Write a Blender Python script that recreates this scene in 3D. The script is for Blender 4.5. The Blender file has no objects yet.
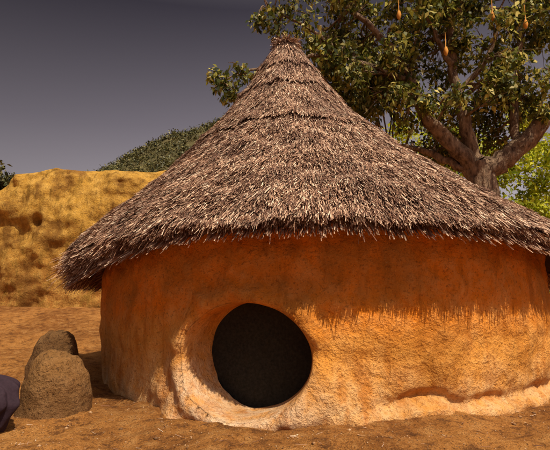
import bpy, math, random
import numpy as np
from mathutils import Vector, noise
random.seed(4); rng=np.random.default_rng(7)
scene=bpy.context.scene
R_=math.radians
# ---------------------------------------------------------------- helpers
def link(o): scene.collection.objects.link(o); return o
def mesh_np(name,verts,faces,mat=None,smooth=False):
    verts=np.asarray(verts,dtype=np.float32); faces=np.asarray(faces,dtype=np.int32)
    k=faces.shape[1]; me=bpy.data.meshes.new(name)
    me.vertices.add(len(verts)); me.vertices.foreach_set("co",verts.ravel())
    me.loops.add(faces.size); me.loops.foreach_set("vertex_index",faces.ravel())
    me.polygons.add(len(faces))
    me.polygons.foreach_set("loop_start",np.arange(0,faces.size,k,dtype=np.int32))
    me.polygons.foreach_set("loop_total",np.full(len(faces),k,dtype=np.int32))
    if smooth: me.polygons.foreach_set("use_smooth",np.ones(len(faces),dtype=bool))
    me.update(calc_edges=True); me.validate()
    o=bpy.data.objects.new(name,me)
    if mat: me.materials.append(mat)
    return link(o)
def grid_faces(nu,nv,wrap=False):
    f=[]
    for i in range(nu if wrap else nu-1):
        j=(i+1)%nu
        for k in range(nv-1):
            f.append((i*nv+k,j*nv+k,j*nv+k+1,i*nv+k+1))
    return np.array(f)
def empty(name,loc=(0,0,0)):
    e=bpy.data.objects.new(name,None); e.location=loc; e.empty_display_size=.3; return link(e)
def parent(c,p):
    c.parent=p; c.location=Vector(c.location)-Vector(p.location)
def fbm(x,y,z,o=4): return noise.fractal(Vector((x,y,z)),1.0,2.0,o,noise_basis='PERLIN_ORIGINAL')
def sst(a,b,x):
    t=np.clip((x-a)/(b-a),0,1); return t*t*(3-2*t)
def nz(x,y,s=0.):
    return (np.sin(x*1.7+y*2.3+s)+np.sin(x*3.9-y*1.3+s*2.1+1)+np.sin(-x*2.6+y*4.7+s*.7+2)+np.sin(x*7.1+y*6.3+s*1.3))*.25
# ---------------------------------------------------------------- materials
class M:
    def __init__(s,name,rough=.9,spec=.15):
        s.m=bpy.data.materials.new(name); s.m.use_nodes=True; s.nt=s.m.node_tree
        s.b=s.nt.nodes['Principled BSDF']; s.b.inputs['Roughness'].default_value=rough
        s.b.inputs['Specular IOR Level'].default_value=spec
        s.geo=s.nt.nodes.new('ShaderNodeNewGeometry')
    def n(s,t,**k):
        nd=s.nt.nodes.new(t)
        for a,b in k.items(): setattr(nd,a,b)
        return nd
    def l(s,a,b): s.nt.links.new(a,b)
    def noise(s,scale,detail=4,rough=.6,vec=None,stretch=None,dist=0):
        t=s.n('ShaderNodeTexNoise'); t.inputs['Scale'].default_value=scale
        t.inputs['Detail'].default_value=detail; t.inputs['Roughness'].default_value=rough
        t.inputs['Distortion'].default_value=dist
        v=vec or s.geo.outputs['Position']
        if stretch:
            mp=s.n('ShaderNodeMapping'); mp.inputs['Scale'].default_value=stretch; s.l(v,mp.inputs['Vector']); v=mp.outputs[0]
        s.l(v,t.inputs['Vector']); return t.outputs['Fac']
    def ramp(s,fac,stops):
        r=s.n('ShaderNodeValToRGB'); e=r.color_ramp.elements
        while len(e)<len(stops): e.new(.5)
        for x,(p,c) in zip(e,stops):
            x.position=p; x.color=(c,c,c,1) if not hasattr(c,'__len__') else (*c,1)
        s.l(fac,r.inputs[0]); return r.outputs[0]
    def mix(s,fac,a,b,mode='MIX'):
        m=s.n('ShaderNodeMix',data_type='RGBA',blend_type=mode)
        for v,i in ((fac,0),(a,6),(b,7)):
            if hasattr(v,'is_output'): s.l(v,m.inputs[i])
            elif i==0: m.inputs[0].default_value=v
            else: m.inputs[i].default_value=(*v,1)
        return m.outputs[2]
    def math(s,op,a,b=0,clamp=False):
        m=s.n('ShaderNodeMath',operation=op,use_clamp=clamp)
        for v,i in ((a,0),(b,1)):
            if hasattr(v,'is_output'): s.l(v,m.inputs[i])
            else: m.inputs[i].default_value=v
        return m.outputs[0]
    def z(s):
        x=s.n('ShaderNodeSeparateXYZ'); s.l(s.geo.outputs['Position'],x.inputs[0]); return x.outputs[2]
    def near(s,pt,r0,r1):
        v=s.n('ShaderNodeVectorMath',operation='DISTANCE'); s.l(s.geo.outputs['Position'],v.inputs[0]); v.inputs[1].default_value=pt
        f=s.n('ShaderNodeMapRange'); f.inputs[1].default_value=r1; f.inputs[2].default_value=r0; s.l(v.outputs['Value'],f.inputs[0]); return f.outputs[0]
    def col(s,c):
        if hasattr(c,'is_output'): s.l(c,s.b.inputs['Base Color'])
        else: s.b.inputs['Base Color'].default_value=(*c,1)
    def bump(s,hs):
        prev=None
        for h,strength,dist in hs:
            b=s.n('ShaderNodeBump'); b.inputs['Strength'].default_value=strength; b.inputs['Distance'].default_value=dist
            s.l(h,b.inputs['Height'])
            if prev: s.l(prev,b.inputs['Normal'])
            prev=b.outputs[0]
        s.l(prev,s.b.inputs['Normal'])

def mud(name,hi,lo,zmid,zw,dark=(.12,.05,.015),pale=(.62,.42,.24),palef=.5,door=None,stain=.5,darkf=.8,b3=.9,base=None):
    m=M(name)
    n1=m.noise(1.3,3,.6); n2=m.noise(6,5,.7); n3=m.noise(38,4,.75); n4=m.noise(3,4,.65,stretch=(2.2,2.2,.6))
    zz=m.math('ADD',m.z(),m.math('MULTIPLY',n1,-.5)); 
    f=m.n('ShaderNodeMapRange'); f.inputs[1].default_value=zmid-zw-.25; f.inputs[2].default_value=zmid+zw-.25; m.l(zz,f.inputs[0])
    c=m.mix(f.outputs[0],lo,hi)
    c=m.mix(m.ramp(n2,[(.42,0),(.68,palef)]),c,pale)
    if base:
        g=m.n('ShaderNodeMapRange'); g.inputs[1].default_value=.32; g.inputs[2].default_value=-.12; m.l(zz,g.inputs[0])
        c=m.mix(m.math('MULTIPLY',g.outputs[0],m.ramp(n2,[(.36,.2),(.58,1)])),c,base)
    if door:
        k=m.math('MULTIPLY',m.near(door,.40,.90),m.ramp(n2,[(.35,.15),(.6,.9)]))
        c=m.mix(k,c,(.68,.48,.33))
    c=m.mix(m.ramp(n4,[(.34,stain),(.5,0)]),c,tuple(a*.5 for a in hi))
    c=m.mix(m.ramp(n1,[(.38,stain*.8),(.52,0)]),c,tuple(a*.55 for a in lo))
    c=m.mix(m.ramp(n3,[(.35,darkf),(.45,0)]),c,dark)
    c=m.mix(m.ramp(n3,[(.60,0),(.72,.4)]),c,pale)
    m.col(c)
    m.bump([(n2,.9,.08),(n3,b3,.022)])
    return m.m
mat_wall=mud('mud_plaster',(.80,.225,.014),(.68,.285,.052),.84,.14,dark=(.20,.06,.013),pale=(.82,.45,.16),palef=.40,door=(-.40,4.2,.12),b3=.72,stain=.6,darkf=.6,base=(.66,.40,.19))  # redder upper mud; under-eave glow and sunlit tone also put into the colours
mat_back=mud('old_mud',(.50,.265,.045),(.34,.14,.03),1.9,.9,dark=(.08,.042,.018),pale=(.68,.41,.11),palef=.65,stain=.95)
mat_mound=mud('mound_mud',(.25,.12,.038),(.17,.082,.03),.4,.2,dark=(.035,.018,.01),pale=(.36,.20,.09),palef=.4)
mat_mound_shaded=mud('mound_mud_shaded',(.17,.082,.03),(.13,.06,.023),.4,.2,dark=(.03,.016,.01),pale=(.28,.165,.075),palef=.35)  # rear mound's copy of the mud, its shade put into darker colours

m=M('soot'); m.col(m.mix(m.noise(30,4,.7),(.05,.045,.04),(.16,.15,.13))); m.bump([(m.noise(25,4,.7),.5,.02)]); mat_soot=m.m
m=M('interior_shade'); q=m.noise(40,4,.7)
m.col(m.mix(m.ramp(q,[(.35,0),(.68,1)]),(.016,.015,.012),(.036,.033,.026))); m.bump([(q,.4,.008)]); mat_interior_shade=m.m  # dark colour standing in for the dim hut interior

m=M('earth')
g1=m.noise(.9,4,.6); g2=m.noise(7,6,.7); g3=m.noise(60,4,.75)
c=m.mix(m.ramp(g1,[(.38,0),(.60,1)]),(.32,.12,.028),(.54,.23,.058))
c=m.mix(m.ramp(g2,[(.5,0),(.66,.55)]),c,(.68,.36,.13))
c=m.mix(m.ramp(g2,[(.36,.85),(.48,0)]),c,(.14,.052,.018))
c=m.mix(m.ramp(g3,[(.36,.85),(.47,0)]),c,(.09,.036,.016))
c=m.mix(m.ramp(g3,[(.60,0),(.70,.6)]),c,(.64,.40,.19))
m.col(c); m.bump([(g2,1,.10),(g3,1,.028)]); mat_ground=m.m

def straw(name,stops,dk,dkf=.5):
    m=M(name,.75,.25)
    r=m.geo.outputs['Random Per Island']
    c=m.ramp(r,stops)
    c=m.mix(m.ramp(m.noise(2.2,4,.7),[(.38,dkf),(.58,0)]),c,dk)
    m.col(c); return m.m
mat_straw=straw('thatch_straw',[(0,(.075,.032,.022)),(.35,(.24,.12,.078)),(.68,(.46,.27,.18)),(.88,(.80,.54,.38)),(1,(.95,.77,.60))],(.09,.04,.032),.5)
mat_fringe=straw('thatch_fringe',[(0,(.10,.038,.025)),(.4,(.27,.13,.08)),(.7,(.48,.29,.19)),(1,(.90,.68,.52))],(.12,.05,.032))
m=M('thatch_core'); m.col(m.mix(m.noise(40,4,.7),(.03,.015,.011),(.12,.065,.045))); m.bump([(m.noise(40,4,.7),1,.03)]); mat_core=m.m
m=M('bark'); nb=m.noise(9,5,.7,stretch=(1,1,.35))
m.col(m.mix(m.ramp(nb,[(.35,0),(.65,1)]),(.06,.034,.024),(.34,.23,.155))); m.bump([(nb,1,.10)]); mat_bark=m.m
def leafmat(name,stops,trans=.35):
    m=M(name,.5,.3); c=m.ramp(m.geo.outputs['Random Per Island'],stops)
    c=m.mix(m.ramp(m.noise(.8,2,.6),[(.38,.6),(.6,0)]),c,tuple(x*.5 for x in stops[0][1]))
    m.col(c)
    t=m.n('ShaderNodeBsdfTranslucent'); m.l(c,t.inputs[0])
    mx=m.n('ShaderNodeMixShader'); mx.inputs[0].default_value=trans
    m.l(m.b.outputs[0],mx.inputs[1]); m.l(t.outputs[0],mx.inputs[2])
    m.l(mx.outputs[0],m.nt.nodes['Material Output'].inputs[0]); return m.m
mat_leaf=leafmat('leaf',[(0,(.03,.045,.01)),(.4,(.12,.13,.016)),(.75,(.38,.34,.05)),(1,(.78,.64,.20))])
mat_bush=leafmat('bush_leaf',[(0,(.18,.24,.01)),(.5,(.50,.52,.02)),(1,(.85,.78,.08))],.4)
mat_hill=leafmat('hill_leaf',[(0,(.03,.036,.014)),(.5,(.10,.095,.03)),(1,(.26,.22,.08))],.1)
m=M('hill_soil'); m.col(m.mix(m.noise(.25,5,.7),(.03,.03,.012),(.14,.11,.05))); mat_hillsoil=m.m
m=M('pod',.7); m.col(m.mix(m.noise(20),(.45,.17,.03),(.65,.32,.07))); mat_pod=m.m
m=M('dark_cloth',.85,.2); wv=m.noise(60,3,.6)
m.col(m.mix(wv,(.016,.009,.015),(.042,.022,.033))); m.bump([(wv,.4,.005)]); mat_cloth=m.m
m=M('pebble'); m.col(m.ramp(m.geo.outputs['Random Per Island'],[(0,(.12,.06,.03)),(.5,(.32,.17,.08)),(1,(.52,.34,.2))])); mat_peb=m.m

# ---------------------------------------------------------------- ground
def gh(x,y):
    x=np.asarray(x,float); y=np.asarray(y,float)
    return .09+.58*sst(9,14,y)+.035*nz(x*.7,y*.7,.4)+.012*nz(x*2.9,y*2.9,3)
def axis(a,b,fine,far):
    inner=np.arange(a,b,fine); out=[];s=fine;v=b
    while v<far: out.append(v); s*=1.25; v+=s
    lo=[];s=fine;v=a-s
    while v>-far: lo.append(v); s*=1.25; v-=s
    return np.array(lo[::-1]+list(inner)+out+[far])
xs=axis(-7,6,.035,900); ys=axis(2.2,10,.035,900)
X,Y=np.meshgrid(xs,ys,indexing='ij')
Z=gh(X,Y)
def gfine(x,y): return .052*fbm(x*2.0,y*2.0,0,6)
near=(X>-7.5)&(X<6.5)&(Y>2)&(Y<12)
for i,j in zip(*np.where(near)): Z[i,j]+=gfine(X[i,j],Y[i,j])
ground=mesh_np('ground',np.stack([X,Y,Z],-1).reshape(-1,3),grid_faces(len(xs),len(ys)),mat_ground,True)

# ---------------------------------------------------------------- hut
CX,CY=.617,7.05; R0=2.80
AZ=4.74
def interp(ph,keys):
    k=np.array(keys); return np.interp(np.mod(ph+math.pi,2*math.pi)-math.pi,k[:,0],k[:,1])
topk=[(-math.pi,1.85),(-1.7,1.70),(-1.1,1.67),(-.5,1.80),(0,1.82),(.5,1.77),(1.0,1.60),(1.4,1.50),(2.,1.56),(math.pi,1.85)]
lowk=[(-math.pi,1.45),(-1.7,1.20),(-1.1,1.28),(-.75,1.48),(-.4,1.64),(0,1.68),(.35,1.64),(.7,1.52),(1.2,1.29),(1.6,1.20),(math.pi,1.45)]
def re(ph): return 3.2+.035*nz(ph*4,ph*2,1)+.03*nz(ph*13,ph*9,5)+.018*nz(ph*31,ph*17,2)+.07*np.exp(-((ph+1.45)/.35)**2)-.10*np.exp(-((ph-1.3)/.5)**2)
def ze(ph): return interp(ph,topk)+.025*nz(ph*6,ph*3,2)+.018*nz(ph*19,ph*11,6)
def zl(ph): return interp(ph,lowk)+.022*nz(ph*8,ph*5,9)+.02*nz(ph*23,ph*14,4)
hut=empty('mud_hut',(CX,CY,0))
DP=-.310; DZ=.578; DR=.478; SX=1.20     # doorway: radius DR in height, DR*SX along the wall
def wrad(phi,z,s,d):
    x,y=math.sin(phi)*R0,math.cos(phi)*R0
    r=R0+.05*math.sin(min(1,max(0,z/1.6))*math.pi)
    r+=.050*fbm(x*.9,y*.9,z*1.2,3)+.026*fbm(x*4,y*4,z*4+5,5)
    zz=.17+.11*fbm(x*1.6,y*1.6,3,4)
    mk=1/(1+math.exp(-(s-.95)*7))*(.35+.8*abs(fbm(x*1.3+9,y*1.3,1,2)))
    t=max(0,min(1,(zz+.03-z)/.09)); t=t*t*(3-2*t)
    r+=mk*(.14*t-.09*math.exp(-((z-zz-.05)/.045)**2))
    t=max(0,min(1,(.66-z)/.66)); t=t*t*(3-2*t)
    r+=.19*math.exp(-(((s+.05)/.92)**4))*t*(1+.5*fbm(x*2.5,y*2.5,z*2.5,3))
    lipn=.9+.5*fbm(x*3,y*3,z*3,3)
    r+=.09*lipn*math.exp(-(max(0,d-.515)/.11)**2)*(1-.35*max(0,(.515-d)/.04)**2)
    return r
cell=.0235
phis=[];p=-math.pi
while p<math.pi-.004:
    phis.append(p); p+= cell/R0 if -1.9<p<1.9 else .05
zs=np.arange(-.15,2.02,cell)
idx={};V=[];Fc=[]
for i,ph in enumerate(phis):
    ztop=float(ze(np.array(ph)))+.03
    for k,z in enumerate(zs):
        z=min(z,ztop+.0005*k)
        s=(ph-DP)*R0/SX; d=math.hypot(s,z-DZ)
        if d<DR-cell*.5: continue
        if d<DR+cell*.55:
            q=DR/d; s*=q; z=DZ+(z-DZ)*q; d=DR
        pp=DP+s*SX/R0
        r=wrad(pp,z,s,d)
        idx[(i,k)]=len(V); V.append((CX+r*math.sin(pp),CY-r*math.cos(pp),z))
n=len(phis)
for i in range(n):
    j=(i+1)%n
    for k in range(len(zs)-1):
        q=[(i,k),(j,k),(j,k+1),(i,k+1)]
        q=[idx[a] for a in q if a in idx]
        if len(q)>=3: Fc.append(q)
me=bpy.data.meshes.new('wall'); me.from_pydata(V,[],Fc); me.validate()
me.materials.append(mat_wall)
for pl in me.polygons: pl.use_smooth=True
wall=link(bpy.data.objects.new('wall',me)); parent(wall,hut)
NA=140;rings=[(.014,-.03),(.0,0.0),(-.008,.03),(-.012,.08),(-.014,.18),(-.01,.34),(-.01,.5)]
V=[]
for a in range(NA):
    an=2*math.pi*a/NA
    for off,dep in rings:
        rr=DR+off; s=rr*math.cos(an); z=DZ+rr*math.sin(an); pp=DP+s*SX/R0
        base=wrad(pp,z,s,DR)
        r=base-dep if dep>=0 else base-.03
        r+=.008*fbm(s*6,z*6,dep*9,3)
        V.append((CX+r*math.sin(pp),CY-r*math.cos(pp),z))
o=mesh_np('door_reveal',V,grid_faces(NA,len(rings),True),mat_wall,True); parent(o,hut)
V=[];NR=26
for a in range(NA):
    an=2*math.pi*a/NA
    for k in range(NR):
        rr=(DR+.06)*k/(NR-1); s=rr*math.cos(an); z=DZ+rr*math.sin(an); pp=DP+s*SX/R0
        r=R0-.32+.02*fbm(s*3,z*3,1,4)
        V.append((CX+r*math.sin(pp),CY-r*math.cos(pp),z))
o=mesh_np('interior_shade_panel',V,grid_faces(NA,NR,True),mat_interior_shade,True); parent(o,hut)  # added panel closing the doorway, coloured dark to read as shaded interior
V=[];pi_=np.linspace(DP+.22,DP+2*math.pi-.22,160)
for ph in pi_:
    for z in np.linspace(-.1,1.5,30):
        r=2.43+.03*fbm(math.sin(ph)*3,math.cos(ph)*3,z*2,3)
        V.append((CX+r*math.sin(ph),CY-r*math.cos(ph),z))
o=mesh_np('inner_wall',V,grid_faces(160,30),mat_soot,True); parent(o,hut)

# roof
tiers=[0,.10,.2,.43]
def roof(ph,t):
    ph=np.asarray(ph,float);t=np.asarray(t,float)
    tw=t+.012*nz(ph*3,ph*2,4)+.006*nz(ph*11,ph*7,4)
    tier=np.zeros_like(t)
    for a,b in zip(tiers[:-1],tiers[1:]):
        inn=(tw>=a)&(tw<b); tier=np.where(inn,((tw-a)/(b-a))**3,tier)
    u=1-t
    h=.70*u+.14*u**2+.16*u**5
    r=.15+(re(ph)-.15)*t
    z=ze(ph)+(AZ-ze(ph))*h + .032*tier+.045*nz(ph*5,t*9,1)*sst(0,.2,t)
    z=z-.22*np.maximum(0,np.sin(ph))*u**1.2*sst(0,.35,t)
    r=r+.015*tier
    z=z-.09*sst(.90,1.02,t)
    cx=CX-.46*u**1.1
    return np.stack([cx+r*np.sin(ph),CY-r*np.cos(ph),z],-1)
ph=np.linspace(0,2*math.pi,320,endpoint=False); tt=np.linspace(0,1,110)
P_,T_=np.meshgrid(ph,tt,indexing='ij'); P_=np.mod(P_+math.pi,2*math.pi)-math.pi
G=roof(P_,T_)-np.array([0,0,.02])
pr=P_[:,0]
rim1=np.stack([CX+(re(pr)-.02)*np.sin(pr),CY-(re(pr)-.02)*np.cos(pr),(ze(pr)*.4+zl(pr)*.6)],-1)
rim2=np.stack([CX+(re(pr)-.09)*np.sin(pr),CY-(re(pr)-.09)*np.cos(pr),zl(pr)+.04],-1)
rim3=np.stack([CX+2.68*np.sin(pr),CY-2.68*np.cos(pr),np.minimum(zl(pr)+.28,ze(pr)-.02)],-1)
apex=np.stack([CX-.46+.02*np.sin(pr),CY-.02*np.cos(pr),np.full_like(pr,AZ+.05)],-1)
G=np.concatenate([apex[:,None],G,rim1[:,None],rim2[:,None],rim3[:,None]],1)
o=mesh_np('roof_core',G.reshape(-1,3),grid_faces(320,G.shape[1],True),mat_core,True); parent(o,hut)

def norm(v): return v/np.maximum(np.linalg.norm(v,axis=-1,keepdims=True),1e-9)
def strips(name,p,d,nrm,L,W,lift0,lift1,roll,mat):
    d=norm(d); side=norm(np.cross(d,nrm)); up=np.cross(side,d)
    w=side*np.cos(roll)[:,None]+up*np.sin(roll)[:,None]
    a=p+nrm*lift0[:,None]; b=p+d*L[:,None]+nrm*lift1[:,None]
    w=w*W[:,None]*.5
    V=np.stack([a-w,a+w,b+w*.8,b-w*.8],1).reshape(-1,3)
    F=np.arange(len(V)).reshape(-1,4)
    return mesh_np(name,V,F,mat)
N=290000
ph=rng.uniform(-2.3,2.3,N); ph=np.where(rng.random(N)<.12,rng.uniform(2.3,2*math.pi-2.3,N),ph)
ph=np.mod(ph+math.pi,2*math.pi)-math.pi
t=np.sqrt(rng.uniform(.0004,1,N))
p=roof(ph,t)
u=1-t
dzdt=-(AZ-ze(ph))*(.70+.28*u+.8*u**4+.25*sst(.9,1,t))
dn=norm(np.stack([re(ph)*np.sin(ph),-re(ph)*np.cos(ph),dzdt],-1))
tang=np.stack([np.cos(ph),np.sin(ph),np.zeros(N)],-1)
nrm=norm(np.cross(tang,dn)); nrm=np.where(nrm[:,2:3]<0,-nrm,nrm)
swirl=.14*nz(ph*9,t*18,3)+.10*nz(ph*31,t*40,1)
d=dn+tang*(rng.normal(0,.18,N)+swirl)[:,None]+nrm*rng.normal(.01,.045,N)[:,None]
L=rng.uniform(.03,.11,N)*np.where(rng.random(N)<.04,1.8,1); W=rng.uniform(.0045,.0085,N)
L=np.minimum(L,(1.03-t)*3.9+.04)
o=strips('thatch',p,d,nrm,L,W,rng.uniform(-.01,.015,N),rng.uniform(.0,.022,N),rng.uniform(-.6,.6,N),mat_straw); parent(o,hut)
N=85000
ph=rng.uniform(-math.pi,math.pi,N); f=rng.random(N)
out=np.stack([np.sin(ph),-np.cos(ph),np.zeros(N)],-1); tang=np.stack([np.cos(ph),np.sin(ph),np.zeros(N)],-1)
zt=ze(ph)-.15; zb=zl(ph); zt=np.maximum(zt,zb+.03)
z=zb+(zt-zb)*f
rr=re(ph)-.13+.09*f+rng.normal(0,.03,N)
p=np.stack([CX+rr*np.sin(ph),CY-rr*np.cos(ph),z+.05],-1)
d=out*rng.uniform(.4,1.1,N)[:,None]+np.array([0,0,-1.0])*rng.uniform(.4,1.3,N)[:,None]+tang*(rng.normal(0,.30,N)+.3*nz(ph*20,f*3,2)+.2*nz(ph*60,f*5,2))[:,None]
sidef=.60+.45*sst(.6,1.3,np.abs(ph))
L=rng.uniform(.03,.17,N)*np.clip(1+.5*nz(ph*14,ph*3,0)+.5*nz(ph*47,ph*13,0),.4,2)*sidef*np.where(rng.random(N)<.03,1.7,1)
nr=norm(out+np.array([0,0,.6]))
o=strips('thatch_fringe',p,d,nr,L,rng.uniform(.0045,.0095,N),np.zeros(N),np.zeros(N),rng.uniform(-1.5,1.5,N),mat_fringe); parent(o,hut)
N=26000
ph=rng.uniform(-math.pi,math.pi,N); out=np.stack([np.sin(ph),-np.cos(ph),np.zeros(N)],-1); tang=np.stack([np.cos(ph),np.sin(ph),np.zeros(N)],-1)
f=rng.random(N); rr=2.8+(re(ph)-.1-2.8)*f
p=np.stack([CX+rr*np.sin(ph),CY-rr*np.cos(ph),zl(ph)+.28-.28*f+rng.uniform(-.03,.02,N)],-1)
d=out+np.array([0,0,-.7])+tang*rng.normal(0,.15,N)[:,None]
o=strips('eave_underside',p,d,norm(out*.6+np.array([0,0,1.])),rng.uniform(.1,.2,N),rng.uniform(.007,.013,N),np.zeros(N),np.zeros(N),rng.uniform(-1,1,N),mat_fringe); parent(o,hut)
N=3500
ph=rng.uniform(-math.pi,math.pi,N); rr=np.sqrt(rng.random(N))*.15
out=np.stack([np.sin(ph),-np.cos(ph),np.zeros(N)],-1)
p=np.stack([CX-.46+rr*np.sin(ph),CY-rr*np.cos(ph),AZ-.05+.13*rng.random(N)*(1-rr*3)],-1)
d=out*rng.uniform(.2,.8,N)[:,None]+np.array([0,0,1.])*rng.uniform(-1.9,.25,N)[:,None]+rng.normal(0,.25,(N,3))
o=strips('roof_crown',p,d,norm(out+np.array([0,0,.5])),rng.uniform(.05,.13,N),rng.uniform(.006,.011,N),np.zeros(N),np.zeros(N),rng.uniform(-1.5,1.5,N),mat_straw); parent(o,hut)

# ---------------------------------------------------------------- back mud building
def mudblock(name,cx,cy,ax,ay,z0,z1,mat,holes=()):
    V=[];NU,NV=320,90
    for i in range(NU):
        a=2*math.pi*i/NU; ca,sa=math.cos(a),math.sin(a)
        k=(abs(ca)**3.0+abs(sa)**3.0)**(-1/3.0)
        for j in range(NV):
            v=j/(NV-1)
            if v<.65: hz=v/.65*.80; sc=1.0-.05*hz
            else:
                q=(v-.65)/.35*math.pi/2; hz=.80+.20*math.sin(q)
                if q<1.2: sc=.96-.30*(1-math.cos(q))
                else: sc=(.96-.30*(1-math.cos(1.2)))*(1-(q-1.2)/(math.pi/2-1.2))
            x=k*ca*ax*sc; y=k*sa*ay*sc; z=z0+(z1-z0)*hz
            nn=.24*fbm(x*.45+3,y*.5,z*.5,3)+.14*fbm(x*1.8,y*1.8,z*1.8,5)
            x*=1+nn/ax; y*=1+nn/ay; z+=.12*fbm(x*.5,y*.3,8,3)*hz+.05*fbm(x*2,y*2,4,4)*hz-.20*hz*max(0,(-x/ax-.62))*4
            for hx,hz_,hr,hd in holes:
                if sa<0:
                    dd=math.hypot(cx+x-hx,(z-hz_)*.8); y+=hd*math.exp(-(dd/hr)**2)
            V.append((cx+x,cy+y,z))
    return mesh_np(name,V,grid_faces(NU,NV,True),mat,True)
mudblock('mud_building',-4.9,15.3,3.7,2.3,.3,4.36,mat_back,[(-6.3,2.85,.14,.3)])

# ---------------------------------------------------------------- leaves
def leaves(name,centers,radii,counts,size,mat,droop=.3,flat=1.0,parent_=None):
    ps=[]
    for c,r,n in zip(centers,radii,counts):
        q=norm(rng.normal(0,1,(n,3)))*(rng.random(n)**.45)[:,None]*r; q[:,2]*=flat; ps.append(q+np.array(c))
    p=np.concatenate(ps); n=len(p)
    d=norm(rng.normal(0,1,(n,3))+np.array([0,0,-droop*2])); nr=norm(rng.normal(0,.8,(n,3))+np.array([0,-.4,1.]))
    s=norm(np.cross(d,nr)); L=rng.uniform(.6,1.25,n)*size; w=(L*rng.uniform(.2,.3,n))[:,None]; L=L[:,None]
    up=np.cross(s,d)
    V=np.stack([p,p+d*L*.45-s*w+up*w*.35,p+d*L,p+d*L*.45+s*w+up*w*.35],1).reshape(-1,3)
    F=np.arange(len(V)).reshape(-1,4)
    o=mesh_np(name,V,F,mat)
    if parent_: parent(o,parent_)
    return o
def tube(V,F,pts,rads,ns=9):
    pts=[Vector(p) for p in pts]; b=len(V)
    for i,(p,r) in enumerate(zip(pts,rads)):
        dd=(pts[min(i+1,len(pts)-1)]-pts[max(i-1,0)]).normalized()
        a=dd.cross(Vector((.3,1,.1))).normalized(); c=dd.cross(a)
        for k in range(ns):
            an=2*math.pi*k/ns; rr=r*(1+.12*math.sin(3*an+i))
            V.append(tuple(p+a*rr*math.cos(an)+c*rr*math.sin(an)))
    for i in range(len(pts)-1):
        for k in range(ns):
            k2=(k+1)%ns; F.append((b+i*ns+k,b+i*ns+k2,b+(i+1)*ns+k2,b+(i+1)*ns+k))
def smoothline(pts,rads,n=5,j=.04):
    P=[];Rr=[]
    for i in range(len(pts)-1):
        p0=Vector(pts[max(i-1,0)]);p1=Vector(pts[i]);p2=Vector(pts[i+1]);p3=Vector(pts[min(i+2,len(pts)-1)])
        for k in range(n):
            t=k/n
            q=.5*((2*p1)+(p2-p0)*t+(2*p0-5*p1+4*p2-p3)*t*t+(3*p1-p0-3*p2+p3)*t**3)
            P.append(q+Vector((random.uniform(-j,j),random.uniform(-j,j),random.uniform(-j,j)))); Rr.append(rads[i]*(1-t)+rads[i+1]*t)
    P.append(Vector(pts[-1]));Rr.append(rads[-1]); return P,Rr
tree=empty('broadleaf_tree',(5.5,13,.7))
V=[];F=[];nodes=[]
limbs=[
 ([(5.6,13,.5),(5.55,13,2.0),(5.5,13,3.4),(5.35,13,4.4)],[.50,.38,.36,.34]),
 ([(5.4,13,4.2),(4.7,12.9,4.9),(3.95,12.8,5.7),(3.6,12.7,6.6),(2.85,12.6,7.7),(1.8,12.5,8.7),(1.2,12.4,9.8)],[.26,.20,.16,.12,.09,.06,.03]),
 ([(3.6,12.7,6.5),(2.4,12.5,6.9),(1.4,12.3,7.1),(.3,12.2,6.9),(-.6,12.1,6.6),(-1.3,12.1,6.3)],[.09,.07,.055,.04,.03,.012]),
 ([(1.8,12.5,7.0),(1.0,12.3,7.7),(.3,12.2,8.1),(-.2,12.2,8.3)],[.05,.04,.03,.012]),
 ([(5.35,13,4.4),(5.05,13,5.6),(4.85,13,7.0),(4.8,13,8.8),(4.6,13,10.4)],[.22,.16,.12,.08,.03]),
 ([(5.5,13,4.2),(6.0,12.9,4.45),(6.6,12.8,4.95),(7.3,12.7,5.7),(8.6,12.6,6.8),(9.8,12.5,7.6)],[.30,.27,.24,.20,.14,.05]),
 ([(6.4,12.9,4.8),(6.5,13.1,6.4),(7.0,13.3,8.6),(7.2,13.4,10)],[.13,.10,.06,.03]),
 ([(5.45,13,3.9),(4.7,13.2,4.5),(4.0,13.5,4.9),(3.2,13.8,5.2)],[.15,.11,.08,.03]),
 ([(4.85,13,7.0),(4.2,12.6,8.0),(3.6,12.3,9.2)],[.09,.06,.02]),
 ([(4.95,13,6.3),(5.7,12.6,7.3),(6.0,12.3,8.6)],[.09,.06,.02]),
 ([(7.3,12.7,5.7),(7.6,12.3,6.9),(8.0,12.0,8.4)],[.11,.08,.02]),
]
for pts,rd in limbs:
    P,Rr=smoothline(pts,rd); tube(V,F,P,Rr,12); nodes+=[(q,r) for q,r in zip(P,Rr)][2:]
cents=[];rads=[];cnts=[]
def nearn(c):
    return min(nodes[8:],key=lambda q:(q[0]-Vector(c)).length+ (0 if q[0].z<c[2]+.5 else .8))
def clump(c,r,n):
    q,rr=nearn(c); mid=(q+Vector(c))/2+Vector((random.uniform(-.2,.2),random.uniform(-.2,.2),random.uniform(-.05,.3)))
    P,Rr=smoothline([q,mid,c],[min(.04,rr*.6),.022,.007],4,.02); tube(V,F,P,Rr,5)
    for k in range(3):
        e=Vector(c)+Vector((random.uniform(-r,r),random.uniform(-r,r),random.uniform(-r,r)))
        tube(V,F,[mid,(mid+e)/2+Vector((0,0,.06)),e],[.014,.01,.004],4)
    cents.append(c);rads.append(r);cnts.append(n)
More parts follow.
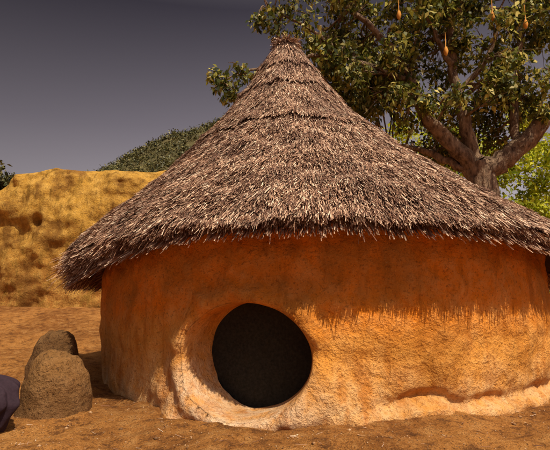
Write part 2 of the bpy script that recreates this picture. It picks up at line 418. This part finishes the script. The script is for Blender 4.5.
for c,r in [((-1.25,12.1,6.15),.36),((-.85,12.1,6.5),.38),((-1.5,12.2,6.5),.28),((-.4,12.1,6.4),.3),((-1.05,12.0,5.85),.26),((-.1,12.2,8.1),.4),((.35,12.2,8.35),.42),((.8,12.2,8.0),.4),
            ((.1,12.2,7.7),.36),((.7,12.3,7.5),.4),((.3,12.1,7.15),.3),((-.4,12.2,7.95),.28),((1.2,12.3,7.3),.4),((.9,12.2,8.8),.4),((.2,12.2,9.0),.4),((1.3,12.2,6.7),.4),((1.7,12.4,6.3),.4),((2.1,12.5,5.9),.45)]:
    clump(c,r,105)
k=0
while k<390:
    x=random.uniform(1.2,10); y=random.uniform(11.3,15.2); z=random.uniform(4.3,11.5)
    lowest=max(5.9-.40*max(0,x-1.8),4.3)
    if x>6.3: lowest=5.2
    if z<lowest: continue
    if ((x-5.3)/5.2)**2+((z-6.5)/5.2)**2+((y-13)/2.6)**2>1: continue
    if noise.noise(Vector((x*.8,y*.4,z*.8+4)))<-.11: continue
    if y<13.3 and z<5.6 and abs(x-5.2)<1.2: continue
    clump((x,y,z),random.uniform(.28,.52),random.randint(65,115)); k+=1
o=mesh_np('trunk_and_limbs',V,F,mat_bark,True); parent(o,tree)
leaves('foliage',cents,rads,cnts,.18,mat_leaf,.5,.85,tree)
V=[];F=[]
for (x,y,z) in [(6.15,11.6,7.55),(5.3,11.5,7.7),(4.2,11.7,6.9),(6.9,11.6,6.6),(3.1,11.8,7.9)]:
    pts=[(x,y,z+.5),(x,y,z+.13),(x,y,z+.09),(x,y,z),(x,y,z-.08),(x,y,z-.13)]
    tube(V,F,pts,[.006,.010,.035,.06,.045,.005],10)
o=mesh_np('hanging_fruit',V,F,mat_pod,True); parent(o,tree)

c=[];r=[];n=[]
for k in range(260):
    x=random.uniform(5.0,18); y=random.uniform(19,23); z=random.uniform(.8,8.0+.8*math.sin(x*1.3)); c.append((x,y,z)); r.append(random.uniform(.5,.95)); n.append(130)
leaves('background_foliage',c,r,n,.25,mat_bush,.3,.85)
tl=empty('small_tree',(-11.0,18.5,.7))
V=[];F=[];tube(V,F,[(-11,18.5,.4),(-10.9,18.5,2.5),(-10.8,18.5,4.6)],[.16,.12,.04],8)
c=[(-10.6+random.uniform(-.9,.7),18.5+random.uniform(-.7,.7),random.uniform(4.4,5.6)) for _ in range(18)]
for q in c: tube(V,F,[(-10.9,18.5,3.2),q],[.04,.01],5)
o=mesh_np('stem',V,F,mat_bark,True); parent(o,tl)
leaves('small_tree_foliage',c,[.42]*18,[110]*18,.2,mat_hill,.2,.8,tl)

# hill
hk=np.array([(-75,2),(-45,4),(-33,9),(-28,15),(-25.5,19.2),(-21,22.2),(-15,25.0),(-8,27.6),(0,29),(6,27.5),(15,22),(30,14),(60,7),(110,1)])
def hillh(x,y):
    return np.interp(x,hk[:,0],hk[:,1])*np.exp(-((y-82)/32)**2)+.8*nz(x*.18,y*.18,2)
hx=np.linspace(-90,120,200); hy=np.linspace(30,150,90)
X,Y=np.meshgrid(hx,hy,indexing='ij'); edge=sst(30,42,Y)*sst(150,138,Y)*sst(-90,-75,X)*sst(120,105,X)
Z=hillh(X,Y)*edge-1.2+1.2*edge
hill=empty('hill',(0,82,0))
o=mesh_np('terrain',np.stack([X,Y,Z],-1).reshape(-1,3),grid_faces(200,90),mat_hillsoil,True); parent(o,hill)
N=3600
x=rng.uniform(-45,25,N); y=rng.uniform(48,86,N); z=hillh(x,y)+.15
rr=rng.uniform(.3,1.1,N)
leaves('scrub',np.stack([x,y,z],-1),rr,[28]*N,.36,mat_hill,.0,.75,hill)

# ---------------------------------------------------------------- mounds
def mound(name,cx,cy,rx,ry,h,mat,seed,tilt=0.):
    V=[];NU,NV=120,80
    for i in range(NU):
        a=2*math.pi*i/NU
        for j in range(NV):
            v=j/(NV-1); q=v*math.pi/2
            rr=max(0,math.cos(q))**.62; hz=math.sin(q)**.80
            rr*=1+.08*(1-hz)**2
            x=rx*rr*math.cos(a); y=ry*rr*math.sin(a); z=h*hz
            nn=1+.07*fbm(x*2.2+seed,y*2.2,z*2.2,2)+.04*fbm(x*8+seed,y*8,z*8,5)
            V.append((cx+x*nn+tilt*z,cy+y*nn,.03+z*nn))
    return mesh_np(name,V,grid_faces(NU,NV,True),mat,True)
mound('mud_mound',-1.96,4.6,.295,.29,.56,mat_mound,1.3,0.02)
mound('mud_mound.001',-2.40,5.5,.27,.28,.65,mat_mound_shaded,7,.06)

# ---------------------------------------------------------------- cloth bundle at left edge
V=[];NU,NV=160,70
for i in range(NU):
    a=2*math.pi*i/NU
    for j in range(NV):
        v=j/(NV-1)
        prof=(.13+.10*math.sin(v*math.pi*.8+.1))*(1 if v<.8 else math.sqrt(max(0,1-((v-.8)/.2)**2)))
        fold=1+.08*math.sin(a*5+v*3+1.0*math.sin(v*5))+.06*math.sin(a*11-v*5+math.sin(a*2))+.04*math.sin(v*15+2*a)+.14*fbm(math.cos(a)*1.5,math.sin(a)*1.5,v*2,3)
        r=prof*fold
        V.append((-2.27+r*math.cos(a)*1.15+.05*v,3.95+r*math.sin(a)*.8,.05+.44*v+.03*math.sin(a*3)*v))
mesh_np('cloth_bundle',V,grid_faces(NU,NV,True),mat_cloth,True)

# ---------------------------------------------------------------- pebbles and straw litter
ico=[(0,0,1),(.9,0,.1),(.2,.85,0),(-.75,.5,.1),(-.7,-.6,0),(.3,-.9,.05),(0,0,-.7)]
icf=[(0,1,2),(0,2,3),(0,3,4),(0,4,5),(0,5,1),(6,2,1),(6,3,2),(6,4,3),(6,5,4),(6,1,5)]
V=[];F=[]
for k in range(5000):
    x=random.uniform(-6,5); y=random.uniform(3.0,12) if random.random()<.4 else random.uniform(3,5)
    if math.hypot(x-CX,y-CY)<2.9: continue
    s=random.uniform(.003,.010)*(2.4 if random.random()<.05 else 1); b=len(V); a=random.random()*6.28
    z=float(gh(x,y))+gfine(x,y)
    for vx,vy,vz in ico:
        vx*=random.uniform(.7,1.3); V.append((x+s*(vx*math.cos(a)-vy*math.sin(a)),y+s*(vx*math.sin(a)+vy*math.cos(a)),z+s*vz*.6))
    F+=[tuple(b+i for i in f) for f in icf]
mesh_np('gravel',V,F,mat_peb)
N=1500
x=rng.uniform(-4,5,N); y=rng.uniform(3.2,8,N); keep=np.hypot(x-CX,y-CY)>2.9; x=x[keep];y=y[keep];N=len(x)
z=gh(x,y)+np.array([gfine(a,b) for a,b in zip(x,y)])+.006
an=rng.uniform(0,6.28,N)
strips('straw_litter',np.stack([x,y,z],-1),np.stack([np.cos(an),np.sin(an),rng.normal(0,.05,N)],-1),np.tile([0,0,1.],(N,1)),rng.uniform(.02,.09,N),rng.uniform(.003,.005,N),np.zeros(N),np.zeros(N),rng.uniform(-.5,.5,N),mat_fringe)

# ---------------------------------------------------------------- light, sky, camera
AZs,EL=R_(35),R_(57)
sv=Vector((math.sin(AZs)*math.cos(EL),-math.cos(AZs)*math.cos(EL),math.sin(EL)))
ld=bpy.data.lights.new('sun','SUN'); ld.energy=5; ld.angle=R_(.5); ld.color=(1,.88,.66)
lo=link(bpy.data.objects.new('sun',ld)); lo.rotation_euler=sv.to_track_quat('Z','Y').to_euler(); lo.location=(5,-5,10)
w=bpy.data.worlds.new('World'); scene.world=w; w.use_nodes=True; nt=w.node_tree; nt.nodes.clear()
out=nt.nodes.new('ShaderNodeOutputWorld'); bg=nt.nodes.new('ShaderNodeBackground'); sky=nt.nodes.new('ShaderNodeTexSky')
sky.sky_type='NISHITA'; sky.sun_disc=False; sky.sun_elevation=EL; sky.sun_rotation=math.atan2(sv.x,sv.y); sky.dust_density=3
hs=nt.nodes.new('ShaderNodeHueSaturation'); hs.inputs['Saturation'].default_value=.12
nt.links.new(sky.outputs[0],hs.inputs['Color'])
tc=nt.nodes.new('ShaderNodeTexCoord'); sx=nt.nodes.new('ShaderNodeSeparateXYZ'); nt.links.new(tc.outputs['Generated'],sx.inputs[0])
rp=nt.nodes.new('ShaderNodeValToRGB'); e=rp.color_ramp.elements
e[0].position=.1; e[0].color=(.80,.70,.72,1); e[1].position=1; e[1].color=(1,.90,.80,1)
x=e.new(.30); x.color=(.42,.36,.40,1); x=e.new(.50); x.color=(.135,.115,.145,1); x=e.new(.64); x.color=(.45,.40,.40,1); x=e.new(.8); x.color=(1,.90,.80,1)  # stops above the view brightened and warmed, added as ambient fill
nt.links.new(sx.outputs[2],rp.inputs[0])
az=nt.nodes.new('ShaderNodeMapRange'); az.inputs[1].default_value=-.55; az.inputs[2].default_value=.25; az.inputs[3].default_value=.72; az.inputs[4].default_value=1.3
nt.links.new(sx.outputs[0],az.inputs[0])
mx=nt.nodes.new('ShaderNodeMix'); mx.data_type='RGBA'; mx.blend_type='MULTIPLY'; mx.inputs[0].default_value=1
nt.links.new(hs.outputs[0],mx.inputs[6]); nt.links.new(rp.outputs[0],mx.inputs[7])
vm=nt.nodes.new('ShaderNodeVectorMath'); vm.operation='SCALE'; nt.links.new(mx.outputs[2],vm.inputs[0]); nt.links.new(az.outputs[0],vm.inputs['Scale'])
nt.links.new(vm.outputs[0],bg.inputs[0])
bg.inputs[1].default_value=.12; nt.links.new(bg.outputs[0],out.inputs[0])
cd=bpy.data.cameras.new('camera'); cam=link(bpy.data.objects.new('camera',cd)); cam.location=(0,0,1.2)
cam.rotation_euler=(R_(90+6.8),0,0); cd.sensor_width=36; cd.lens=36*500/550; cd.clip_end=3000; cd.clip_start=.05
scene.camera=cam
scene.view_settings.view_transform='Standard'; scene.view_settings.look='None'; scene.view_settings.exposure=0
